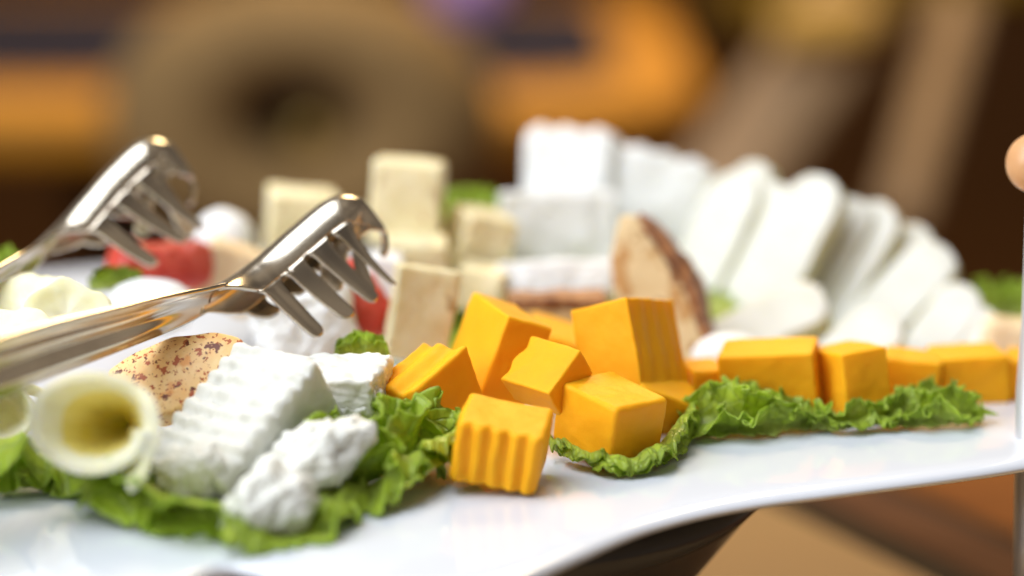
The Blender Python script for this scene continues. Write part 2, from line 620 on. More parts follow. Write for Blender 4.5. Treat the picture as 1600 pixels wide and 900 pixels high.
cheddar('tallest orange cheddar block with grooved right side, before the tan wedge', (2.86, 4.2, 1.72), (-18.6, 12.1, 57), (2.36, 1.62, 2.35), 6,
        rip=[(1, -1, 0, 0.022, 0.62, 0)], r=0.07)
cheddar('low cheddar wedge leaning on the tallest block, behind the smooth cube', at(1018, 632, 58.2), (22, 24, 30), (2.1, 1.6, 1.35), 7, r=0.06)
cheddar('cheddar piece mostly hidden behind the heap, only its top edge showing', at(862, 545, 61.5), (6, 14, -10), (1.6, 1.4, 1.2), 8)
cheddar('small cheddar cube at the tail of the heap left of the curly lettuce', at(1096, 610, 59.8), (0, 4, 20), (1.1, 1.3, 1.35), 9)
cheddar('wide smooth cheddar block behind the tallest curly lettuce frill', (6.35, 4.75, 0.95), (6, -6, -14), (2.35, 1.3, 1.6), 10, r=0.07)
cheddar('cheddar cube standing corner forward right of the wide block behind lettuce', (8.25, 4.62, 0.92), (-8, -5, 22), (1.25, 1.8, 1.62), 11, r=0.06)
cheddar('small blurred cheddar cube between corner-forward cube and low rounded lettuce', at(1423, 600, 60.6), (0, 3, -12), (1.45, 1.3, 1.55), 12)
cheddar('blurred cheddar cube above the low rounded lettuce at the right', at(1512, 595, 61.0), (0, -2, 6), (1.75, 1.5, 1.6), 13)
cheddar('rightmost cheddar cube, cut off by the picture edge', at(1604, 598, 61.2), (0, 0, -15), (1.1, 1.5, 1.5), 14)

# ---------------------------------------------------------------- fresh white cheese, front left
fr_rot = frame(vw(0.47, 0.62, -0.50), vw(-0.45, 0.50, 0.75))


def fresh_warp(p):
    return p


fb = block('fresh_cheese_block', (2.5, 2.0, 3.8), at(382, 688, 53.8), fr_rot, M['fresh'], n=64, r=0.13, amp=0.06, freq=1.3, seed=21, fine=0.02, rough=1.0,
           rip=[(1, -1, 2, 0.06, 0.46, 0.3), (1, -1, 0, 0.022, 0.5, 0)])
tag(fb, 'large white fresh cheese block with ridged basket imprint, front left', 'cheese block')
fb2 = block('fresh_cheese_block', (3.2, 2.0, 1.5), at(500, 622, 55.8), (4, -4, -14), M['fresh'], n=48, r=0.12, amp=0.10, freq=1.5, seed=25, fine=0.04,
            rip=[(2, 1, 1, 0.02, 0.5, 0)])
tag(fb2, 'crumbly white fresh cheese slab touching the cheddar, behind the ridged block', 'cheese block')
o = blob('cheese_crumble', (1.45, 0.9, 0.70), at(482, 722, 52.2), (0, -28, 10), M['fresh'], amp=0.26, freq=1.3, seed=31, fine=0.10, nu=130, nv=90)
tag(o, 'broken white cheese lump below the ridged block, upper of two', 'cheese crumble', 'broken lumps of fresh cheese')
o = blob('cheese_crumble', (0.98, 0.85, 0.9), at(424, 792, 50.6), (0, -20, 30), M['fresh'], amp=0.30, freq=1.4, seed=37, fine=0.10, nu=130, nv=90)
tag(o, 'broken white cheese lump lowest on the front lettuce', 'cheese crumble', 'broken lumps of fresh cheese')
o = blob('cheese_crumble', (0.8, 0.5, 0.6), at(300, 745, 51.8), (0, -35, 0), M['fresh'], amp=0.26, freq=1.4, seed=41, fine=0.12, nu=130, nv=90)
tag(o, 'crumbled lower left corner lump broken from the ridged white block', 'cheese crumble', 'broken lumps of fresh cheese')


o = blob('cheese_crumble', (0.45, 0.6, 0.85), at(556, 645, 55.2), (0, 25, 0), M['fresh'], amp=0.24, freq=1.6, seed=43, fine=0.12, nu=130, nv=90)
tag(o, 'crumbly white cheese edge touching the orange cheddar, above the tall lettuce', 'cheese crumble', 'broken lumps of fresh cheese')


# ---------------------------------------------------------------- rolled pale cheese
def roll(name, loc, rot, r0, r1, length, turns=1.12, th=0.15, start=-70, seed=0, wav=0.05, sq=0.8, inner=False):
    nt_, nl = 90, 24
    verts, faces = [], []
    for layer in (0, 1):
        for j in range(nl):
            s = j / (nl - 1)
            rr = lerp(r0, r1, s ** 0.8)
            for i in range(nt_):
                t = i / (nt_ - 1)
                a = R_(start) + 2 * math.pi * turns * t
                r = rr * (1 + 0.20 * (0.5 - t)) + (th / 2 if layer == 0 else -th / 2)
                r += 0.34 * r0 * (1 - sstep(0, 0.09, t)) * (1 if layer == 0 else 1) * (1 - s) ** 2
                r += wav * fbm((math.cos(a), math.sin(a), s * 2), 1.2, 2, seed)
                y = s * length + (1 - s) * wav * 2.5 * fbm((math.cos(a), math.sin(a), 3), 1.0, 2, seed + 3)
                edge_r = 0.5 * th if (j == 0) else 0
                verts.append(Vector((r * math.cos(a), y + 0.0 * edge_r, r * math.sin(a) * sq)))
    q = nt_ * nl
    for j in range(nl - 1):
        for i in range(nt_ - 1):
            a = j * nt_ + i
            faces.append((a, a + 1, a + nt_ + 1, a + nt_))
            faces.append((q + a, q + a + nt_, q + a + nt_ + 1, q + a + 1))
    for i in range(nt_ - 1):
        faces.append((i, q + i, q + i + 1, i + 1))
        b = (nl - 1) * nt_ + i
        faces.append((b, b + 1, q + b + 1, q + b))
    for j in range(nl - 1):
        a = j * nt_
        faces.append((a, a + nt_, q + a + nt_, q + a))
        b = a + nt_ - 1
        faces.append((b, q + b, q + b + nt_, b + nt_))
    o = make(name, verts, faces, M['yellow'], loc=loc, rot=rot)
    if inner:
        o.data.materials.append(M['deep'])
        for pl in o.data.polygons:
            if all(i >= q for i in pl.vertices) and min(o.data.vertices[i].co.y for i in pl.vertices) > 0.004:
                pl.material_index = 1
    bv = o.modifiers.new('soft', 'BEVEL')
    bv.width = 0.0005
    bv.segments = 2
    bv.limit_method = 'ANGLE'
    return o


o = roll('rolled_cheese_slice', at(145, 664, 50.6), frame(vw(0.06, 1, -0.05), vw(-0.10, 0.10, 1)), 1.28, 0.04, 3.0, 1.16, 0.23, -62, 3, 0.06, 0.80, True)
tag(o, 'pale yellow cheese slice rolled into an open tube, front left', 'cheese roll', 'rolled pale cheese slices')
def disc(rx, rz, seed):
    return [(rx * math.cos(a / 12 * math.pi) * (1 + 0.06 * math.sin(a * 2.1 + seed)), rz * math.sin(a / 12 * math.pi) * (1 + 0.07 * math.sin(a * 1.7 + seed))) for a in range(24)]


SL = 'thin pale cheese slices above the tong handle'
o = slab('pale_cheese_slice', disc(1.35, 1.15, 1), 0.22, at(40, 490, 57.6), frame(vw(0.25, 1, -0.5), vw(-0.3, 0.5, 0.9)), M['yellow'], bev=0.08, amp=0.10, seed=8, freq=2, dome=0.30)
tag(o, 'thin pale cheese slice at the left edge, behind another curled slice', 'cheese slice', SL)
o = slab('pale_cheese_slice', disc(1.05, 0.95, 4), 0.24, at(105, 492, 56.2), frame(vw(-0.1, 1, -0.45), vw(0.25, 0.45, 0.9)), M['yellow'], bev=0.08, amp=0.10, seed=12, freq=2, dome=-0.22)
tag(o, 'thin cupped pale cheese slice right of another, above the tong handle', 'cheese slice', SL)
o = slab('pale_cheese_slice', disc(1.2, 0.9, 7), 0.24, at(10, 530, 55.2), frame(vw(0.1, 1, -0.6), vw(-0.1, 0.6, 0.8)), M['yellow'], bev=0.08, amp=0.08, seed=13, freq=2, dome=0.2)
tag(o, 'thin pale cheese slice lying lowest at the left edge by the handle', 'cheese slice', SL)
o = roll('rolled_cheese_slice', at(-6, 640, 54.0), frame(vw(0.3, 1, 0.0), vw(0.5, 0.3, 0.8)), 0.95, 0.6, 2.8, 1.1, 0.13, 30, 15, 0.08, 0.8)
tag(o, 'pale cheese roll cut off by left edge beneath the tong handle', 'cheese roll', 'rolled pale cheese slices')


# ---------------------------------------------------------------- paprika slice
def outline(pts, cx, cy, k, vs=1.0):
    return [((x - cx) / k, (cy - y) / k * vs) for x, y in pts]


k = FP / 55.0
o = slab('spiced_cheese_slice', outline([(160, 572), (200, 545), (262, 524), (330, 520), (376, 534), (380, 556), (345, 600), (300, 628), (248, 644), (205, 612)], 280, 580, k, 1.25), 0.55,
         at(280, 582, 54.8), frame(vw(0, 0.8, -0.55), vw(-0.12, 0.62, 0.8)), M['spiced'], bev=0.10, amp=0.04, seed=4, dome=0.14)
tag(o, 'cream cheese slice rubbed with red paprika flakes under the tongs', 'cheese slice')


# ---------------------------------------------------------------- lettuce
def leaf(label, base, outs, widths, waves, amp, seed, lift=0.0, nu=None, nv=22, droop=0.0, zmin=0.05, flare=0.0, layers=2, fan=38):
    """frilled leaf: a sheet that spreads from a base line and folds back on itself more and more towards its rim"""
    nu = nu or 260
    verts, faces, rim, along = [], [], [], []
    for L in range(layers):
        sd = seed + L * 3.7
        turn = R_(fan) * (L - (layers - 1) / 2)
        base0 = len(verts)
        for i in range(nu):
            u = i / (nu - 1)
            b = spline(base, u)
            tg = (spline(base, min(1, u + 0.01)) - spline(base, max(0, u - 0.01))).normalized()
            oo = spline(outs, u).normalized()
            oo = (Matrix.Rotation(turn + 0.35 * fbm((u * 3, sd, 1), 1, 2), 3, tg) @ oo).normalized()
            nn = tg.cross(oo).normalized()
            wd = spline([Vector((x, 0, 0)) for x in widths], u).x * (1 - 0.10 * L)
            jag = 1 + 0.30 * fbm((u * waves * 1.5, sd, 0), 1.0, 3) + 0.09 * fbm((u * waves * 12, sd, 7), 1.0, 3)
            endf = sstep(0, 0.10, u) * sstep(0, 0.10, 1 - u)
            ph = 2 * math.pi * waves * u + 3.4 * fbm((u * waves * 0.6, sd, 3), 1.0, 2)
            am_ = fbm((u * waves * 0.8, sd * 3, 11), 1.0, 2)
            cu_ = fbm((u * waves * 0.6, sd * 5, 17), 1.0, 2)
            fl_ = fbm((u * waves * 1.6, sd * 7, 23), 1.0, 3)
            a_ = amp * (0.6 + 1.1 * abs(am_))
            for k_ in range(nv):
                v = k_ / (nv - 1)
                ww = wd * v * (1 + (jag - 1) * v * v) * (0.3 + 0.7 * endf)
                r = a_ * (v ** 1.3) * math.sin(ph)
                r += a_ * v * v * 0.55 * math.sin(ph * 2.3 + sd) + a_ * v ** 3 * (0.34 * math.sin(ph * 5.1 + sd * 2) + 0.16 * math.sin(ph * 10.7 + sd * 3))
                r += wd * 0.6 * cu_ * v ** 2.3
                al = a_ * 0.75 * v * v * math.sin(2 * ph + 0.4) + a_ * 0.3 * v ** 3 * math.cos(ph * 4.3)
                p = b + oo * ww + nn * r + tg * al
                if v < 0.3 and flare:
                    p += Vector((0, -1, -0.25)) * flare * (1 - v / 0.3) ** 2 * max(0, 0.55 + 1.2 * fl_)
                p += Vector((0, 0, lift * math.sin(v * math.pi * 0.8) - droop * v * v))
                p += nn * (0.07 * fbm(p, 1.6, 3, sd) + 0.035 * fbm(p, 5.0, 2, sd))
                zm = zmin + 0.05 * (1 + fbm(p, 1.5, 2, sd))
                if p.z < zm:
                    p.z = zm + (p.z - zm) * 0.04
                verts.append(p)
                rim.append(v)
                along.append(u * waves)
        for i in range(nu - 1):
            for k_ in range(nv - 1):
                a = base0 + i * nv + k_
                faces.append((a, a + nv, a + nv + 1, a + 1))
    o = make('lettuce_leaf', verts, faces, M['leaf'])
    at_ = o.data.attributes.new('rim', 'FLOAT', 'POINT')
    at_.data.foreach_set('value', rim)
    at_ = o.data.attributes.new('along', 'FLOAT', 'POINT')
    at_.data.foreach_set('value', along)
    s = o.modifiers.new('thickness', 'SOLIDIFY')
    s.thickness = 0.0003
    s.offset = 0
    return tag(o, label, 'lettuce', 'curly green lettuce under the cheese')


Vv = Vector
# front: left, middle, right
leaf('blurred curly lettuce at the left edge beneath the rolled slice', [at(-60, 690, 53.5), at(60, 690, 54), at(150, 720, 54), at(250, 740, 53.5)],
     [vw(-.2, -.75, .5), vw(0, -.8, .5), vw(0.1, -.8, .5), vw(.1, -.8, .4)], [1.6, 1.8, 1.6, 1.1], 2.6, 0.34, 1.0, lift=0.35, layers=3)
leaf('curly lettuce frill along the front, under the ridged white cheese', [at(130, 735, 52.5), at(260, 765, 52), at(370, 790, 51.5), at(470, 790, 52), at(560, 760, 53)],
     [vw(-.3, -.5, .7), vw(-.1, -.6, .7), vw(0, -.6, .7), vw(.1, -.6, .7), vw(.3, -.5, .7)], [1.0, 1.9, 2.5, 2.4, 1.2], 3.6, 0.34, 2.0, lift=0.25, layers=3, fan=26)
leaf('tall folded lettuce leaf between crumbled white cheese and the fluted cube', [at(470, 790, 52.6), at(540, 770, 53.2), at(610, 735, 54), at(665, 715, 54.6), at(705, 705, 55)],
     [vw(-.25, .75, .55), vw(-.1, .9, .45), vw(-.12, 1, .3), vw(0.0, 1, .25), vw(.1, 1, 0.0)], [1.0, 1.7, 1.8, 1.45, 1.0], 2.3, 0.40, 3.0, layers=3, fan=34)
leaf('bright lettuce fold lying on the plate left of the fluted cube', [at(470, 800, 52.8), at(550, 775, 53.2), at(630, 735, 54), at(710, 700, 55)],
     [vw(-.1, -.42, .9), vw(.0, -.42, .9), vw(.15, -.42, .9), vw(.3, -.4, .9)], [1.6, 2.0, 1.7, 1.0], 2.8, 0.36, 4.0, lift=0.55, layers=2)
leaf('lettuce frill peeking from under the smooth cheddar cube', [onz(855, 690, 0.30), onz(910, 712, 0.25), onz(985, 722, 0.20), onz(1040, 690, 0.20), onz(1066, 655, 0.20)],
     [vw(-.1, -.5, .8), vw(0, -.5, .8), vw(.2, -.4, .8), vw(.7, -.2, .6), vw(.8, .2, .3)], [0.55, 0.6, 0.75, 0.75, 0.5], 5.0, 0.15, 5.0, lift=0.3, layers=2)
leaf('tallest curly lettuce frill in front of the wide cheddar block', [onz(1050, 664, 0.15), onz(1110, 668, 0.15), onz(1170, 668, 0.15), onz(1230, 664, 0.15), onz(1300, 658, 0.15)],
     [vw(-.25, .55, .7), vw(-.1, 1, .45), vw(0, 1, .4), vw(.1, 1, .4), vw(.3, .5, .7)], [0.45, 1.15, 1.15, 0.75, 0.35], 3.0, 0.30, 6.0, flare=0.6, layers=3, fan=44)
leaf('low lettuce frill in front of the corner-forward cheddar cube', [onz(1265, 664, 0.15), onz(1320, 664, 0.15), onz(1380, 656, 0.15), onz(1420, 652, 0.15)],
     [vw(0, .3, .9), vw(0, .3, .9), vw(0, .4, .9), vw(.2, .5, .7)], [0.5, 0.6, 0.7, 0.5], 3.4, 0.18, 7.0, lift=0.1, flare=0.3)
leaf('low rounded lettuce clump near the right corner of the platter', [onz(1385, 658, 0.15), onz(1430, 658, 0.15), onz(1480, 656, 0.15), onz(1530, 650, 0.15)],
     [vw(-.3, .6, .6), vw(-.1, 1, .4), vw(.1, 1, .4), vw(.4, .5, .6)], [0.4, 0.9, 1.0, 0.4], 3.0, 0.24, 8.0, flare=0.4, layers=3, fan=40)
# small greens further back
leaf('small green leaf tip at the far left edge above the rolled slices', [at(-20, 425, 62), at(5, 420, 62), at(30, 415, 62)],
     [vw(0, 1, .3)] * 3, [.5, .55, .3], 1.5, 0.12, 9.0)
leaf('small green leaf tip under the red piece near the rear tong', [at(140, 455, 61), at(185, 450, 61), at(225, 445, 61)],
     [vw(0, 1, .4)] * 3, [.5, .55, .4], 1.5, 0.12, 10.0)
leaf('dark green leaf patch below the red wedge left of speckled cheese', [at(520, 562, 57.5), at(560, 560, 57.5), at(605, 556, 57.5)],
     [vw(0, .9, .4)] * 3, [.4, .65, .5], 1.3, 0.10, 11.0)
leaf('green leaf tip rising behind the rearmost speckled cheese cube', [at(680, 350, 68.5), at(745, 345, 69), at(800, 350, 69)],
     [vw(-.2, .9, .2), vw(0, 1, .2), vw(.2, .9, .2)], [.5, 1.05, .5], 1.8, 0.18, 12.0)
leaf('green curly leaf at the right edge behind the white slices', [at(1510, 500, 68), at(1560, 500, 67.5), at(1620, 498, 67)],
     [vw(0, 1, .2)] * 3, [.9, 1.15, 1.0], 2.5, 0.22, 13.0)


def bed():
    """lettuce mound that carries the rear cheeses"""
    verts, faces = [], []
    nr, na = 26, 120
    for j in range(nr):
        s = j / (nr - 1)
        for i in range(na):
            a = 2 * math.pi * i / na
            rr = s * (1 + 0.05 * math.sin(a * 9) * s)
            x = 2 + 7.5 * rr * math.cos(a)
            y = 13.0 + 4.5 * rr * math.sin(a)
            z = 1.3 * (1 - s ** 2.2) + 0.35 * s * (0.4 + fbm((x, y, 0), 0.9, 3, 2))
            verts.append((x, y, max(0.06, z)))
    for j in range(nr - 1):
        for i in range(na):
            faces.append((j * na + i, j * na + (i + 1) % na, (j + 1) * na + (i + 1) % na, (j + 1) * na + i))
    o = make('lettuce_bed', verts, faces, M['leaf'])
    at_ = o.data.attributes.new('rim', 'FLOAT', 'POINT')
    at_.data.foreach_set('value', [0.7] * len(verts))
    at_ = o.data.attributes.new('along', 'FLOAT', 'POINT')
    at_.data.foreach_set('value', [v[0] for v in verts])
    s = o.modifiers.new('thickness', 'SOLIDIFY')
    s.thickness = 0.0005
    return tag(o, 'flat bed of lettuce beneath the rear cheeses', 'lettuce')


bed()

# ---------------------------------------------------------------- speckled cream cubes
HG = 'speckled cream cheese cubes behind the tongs'


def herb(label, px, py, d, rot, dims, seed, **k):
    o = block('speckled_cheese_cube', dims, at(px, py, d), rot, M['herb'], n=14, r=0.12, amp=0.06, freq=1.0, seed=seed, fine=0.02, **k)
    return tag(o, label, 'cheese cube', HG)


herb('speckled cream cheese slab leaning beside the red wedge, nearest of its kind', 658, 490, 60.5, (-8, 10, 8), (1.55, 1.0, 2.35), 51)
herb('topmost speckled cream cube standing highest above the tong tip', 636, 315, 66.0, (-4, 5, -4), (1.9, 1.6, 2.3), 52)
herb('speckled cream cube directly underneath the topmost one', 648, 420, 65.0, (0, 2, 5), (1.7, 1.6, 1.7), 53)
herb('speckled cream cube peeking above the front tong arm', 470, 350, 68.0, (0, 5, 10), (1.9, 1.6, 1.9), 54)
herb('rounded speckled cream cube left of the white cheese stack', 745, 385, 66.5, (4, 14, 24), (1.5, 1.5, 2.0), 55)
herb('small tan speckled piece below the rounded speckled cube', 755, 450, 65.0, (0, 10, -12), (1.3, 1.2, 1.2), 56)

# ---------------------------------------------------------------- white brined stack at the back
WG = 'white cheese pieces stacked at the back'


def white(label, px, py, d, rot, dims, seed, **k):
    o = block('white_cheese_block', dims, at(px, py, d), rot, M['white'], n=30, r=0.14, amp=0.08, freq=1.1, seed=seed, fine=0.03, **k)
    return tag(o, label, 'cheese block', WG)


white('tallest white cheese block with scalloped top edge at the back', 890, 300, 71.0, (-14, 2, -10), (2.6, 1.8, 3.6), 61, rip=[(2, 1, 0, 0.09, 0.85, 0.5)])
white('white cheese block sloping down right of the tallest one', 1015, 345, 71.0, (-12, 13, -10), (2.9, 1.8, 4.0), 62, rip=[(2, 1, 0, 0.07, 0.85, 0)])
white('middle white cheese block below the tallest one', 872, 378, 68.6, (-14, 0, 5), (3.3, 1.6, 2.8), 63)
white('long low white slab in front of the white stack', 866, 440, 65.4, (-20, 0, 3), (3.2, 1.5, 1.0), 64)
o = empty('browned_cheese_slab', at(870, 492, 63.5), Euler((0, 0, R_(4))).to_matrix())
block('cheese', (2.6, 1.2, 0.65), (0, 0, 0), None, M['tan'], o, n=12, r=0.08, amp=0.04, seed=65)
block('crust', (2.64, 1.24, 0.28), (0, 0, 0.42), None, M['crust'], o, n=16, r=0.1, amp=0.08, freq=2, seed=66)
tag(o, 'cheese slab with reddish browned top under the long white slab', 'cheese slab')

# tan wedge with crust
wr = frame(vw(-0.30, 1, -0.1), vw(-0.34, 0.1, 1))
k = FP / 63.0
wo = empty('crusted_cheese_wedge', at(1035, 455, 63.0), wr)
pts = [(968, 330), (996, 338), (1040, 385), (1078, 440), (1098, 520), (1118, 585), (1070, 590), (1000, 560), (955, 470), (950, 400)]
# de-rotate outline about the wedge's own axis
ax = math.atan2(0.30, 1.0)
loc2 = []
for x, y in pts:
    a, b = (x - 1035) / k, (455 - y) / k
    loc2.append((a * math.cos(ax) + b * math.sin(ax), -a * math.sin(ax) + b * math.cos(ax)))
slab('cheese', loc2, 0.9, (0, 0, 0), None, M['tan'], wo, bev=0.08, amp=0.06, seed=71)
ridge = [loc2[i] for i in (1, 2, 3, 4, 5)]
cr = []
for (a, b) in ridge:
    cr.append((a + 0.13, b + 0.04))
inn = [(a - 0.06, b - 0.03) for (a, b) in reversed(ridge)]
slab('crust', cr + inn, 1.0, (0, -0.03, 0), None, M['crust'], wo, bev=0.05, amp=0.30, freq=1.6, seed=72)
tag(wo, 'tan cheese wedge with dark browned rind standing behind the tallest cheddar', 'cheese wedge')

# ---------------------------------------------------------------- fan of ivory slices
SG = 'ivory cheese slices fanned out at the right'


def finger(label, bx, by, tx, ty, d, wpx, th, seed, yaw=-0.75, lean=-0.15, tip=0.38, rise=0.12):
    k = FP / d
    ln = math.hypot(tx - bx, ty - by) / k
    wd = wpx / k
    pts = []
    n = 14
    for i in range(n + 1):
        a = math.pi * i / n
        pts.append((-wd / 2 * math.cos(a), ln / 2 - wd * tip + wd * tip * math.sin(a)))
    pts = [(-wd / 2 * 0.95, -ln / 2)] + pts + [(wd / 2 * 0.95, -ln / 2)]
    zd = vw((tx - bx), -(ty - by), lean * math.hypot(tx - bx, ty - by))
    o = slab('ivory_cheese_slice', pts, th, at((bx + tx) / 2, (by + ty) / 2, d), frame(zd, vw(yaw, rise, 1)), M['ivory'], bev=0.05, amp=0.07, seed=seed, side=M['flank'])
    return tag(o, label, 'cheese slice', SG)


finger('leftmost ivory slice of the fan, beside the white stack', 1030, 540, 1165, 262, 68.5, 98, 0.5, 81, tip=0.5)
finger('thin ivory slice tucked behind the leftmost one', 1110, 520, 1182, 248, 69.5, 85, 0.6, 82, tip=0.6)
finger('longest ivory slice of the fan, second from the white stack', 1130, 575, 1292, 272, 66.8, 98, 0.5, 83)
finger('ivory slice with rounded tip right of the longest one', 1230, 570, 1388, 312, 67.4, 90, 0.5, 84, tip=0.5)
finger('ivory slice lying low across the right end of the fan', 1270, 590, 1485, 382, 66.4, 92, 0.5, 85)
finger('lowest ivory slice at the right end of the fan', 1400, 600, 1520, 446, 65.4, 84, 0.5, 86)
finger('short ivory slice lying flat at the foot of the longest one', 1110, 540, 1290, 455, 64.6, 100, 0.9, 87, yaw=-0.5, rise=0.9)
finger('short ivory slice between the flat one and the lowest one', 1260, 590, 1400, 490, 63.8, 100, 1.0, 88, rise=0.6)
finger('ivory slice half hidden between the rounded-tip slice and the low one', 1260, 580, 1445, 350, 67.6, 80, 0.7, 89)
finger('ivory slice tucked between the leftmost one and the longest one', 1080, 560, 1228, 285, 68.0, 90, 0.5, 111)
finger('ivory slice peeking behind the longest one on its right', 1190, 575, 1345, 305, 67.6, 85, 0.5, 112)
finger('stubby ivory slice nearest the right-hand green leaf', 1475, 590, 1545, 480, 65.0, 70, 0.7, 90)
o = blob('white_cheese_ball', (0.98, 0.8, 0.62), at(1140, 558, 61.8), None, M['white'], amp=0.05, freq=1, seed=91)
tag(o, 'smooth white cheese ball right of the tallest cheddar block', 'cheese ball', 'smooth white cheese balls')
o = block('cream_cheese_piece', (1.5, 1.2, 0.9), at(1580, 525, 64.5), (0, 4, -8), M['peach'], n=12, r=0.2, amp=0.08, seed=92)
tag(o, 'pale cream cheese piece at the right edge behind the last cheddar cube', 'cheese piece')

# ---------------------------------------------------------------- red pieces and balls near the tongs
o = block('red_fruit_piece', (2.5, 1.4, 1.15), at(252, 410, 63.8), (-10, 4, 12), M['red'], n=18, r=0.38, amp=0.22, freq=0.8, seed=95, fine=0.05)
tag(o, 'glossy red fruit piece beneath the rear tong tines', 'fruit piece')
o = block('red_fruit_piece', (0.95, 1.0, 1.9), at(566, 468, 61.5), (-8, -32, 10), M['red'], n=18, r=0.3, amp=0.2, freq=0.9, seed=97, fine=0.05)
tag(o, 'red fruit wedge seen through the front tong tines', 'fruit piece')
o = blob('white_cheese_ball', (1.15, 0.9, 0.75), at(235, 480, 60.5), None, M['white'], amp=0.05, seed=101)
tag(o, 'smooth white cheese ball below the red piece, partly behind the front tong', 'cheese ball', 'smooth white cheese balls')
o = blob('white_cheese_ball', (0.85, 0.7, 0.8), at(350, 370, 66.5), (0, 25, 0), M['white'], amp=0.08, seed=102)
tag(o, 'smooth white cheese ball right of the rear tong tip', 'cheese ball', 'smooth white cheese balls')
o = block('peach_cheese_piece', (1.7, 1.2, 1.7), at(358, 432, 64.5), (0, 24, 8), M['peach'], n=12, r=0.25, amp=0.1, seed=103)
tag(o, 'peach coloured cheese piece between the two tong arms', 'cheese piece')
o = block('white_cheese_block', (2.5, 1.3, 1.9), at(478, 510, 60.8), (-12, -12, 14), M['white'], n=24, r=0.3, amp=0.16, freq=1.0, seed=104, fine=0.05)
tag(o, 'soft white cheese chunk behind the front tong tines', 'cheese block', WG)
o = block('white_cheese_block', (0.9, 1.0, 1.5), at(600, 440, 63.5), (0, 6, 0), M['white'], n=12, r=0.12, amp=0.06, seed=105)
tag(o, 'narrow white cheese block between front tong tip and speckled cheese', 'cheese block', WG)


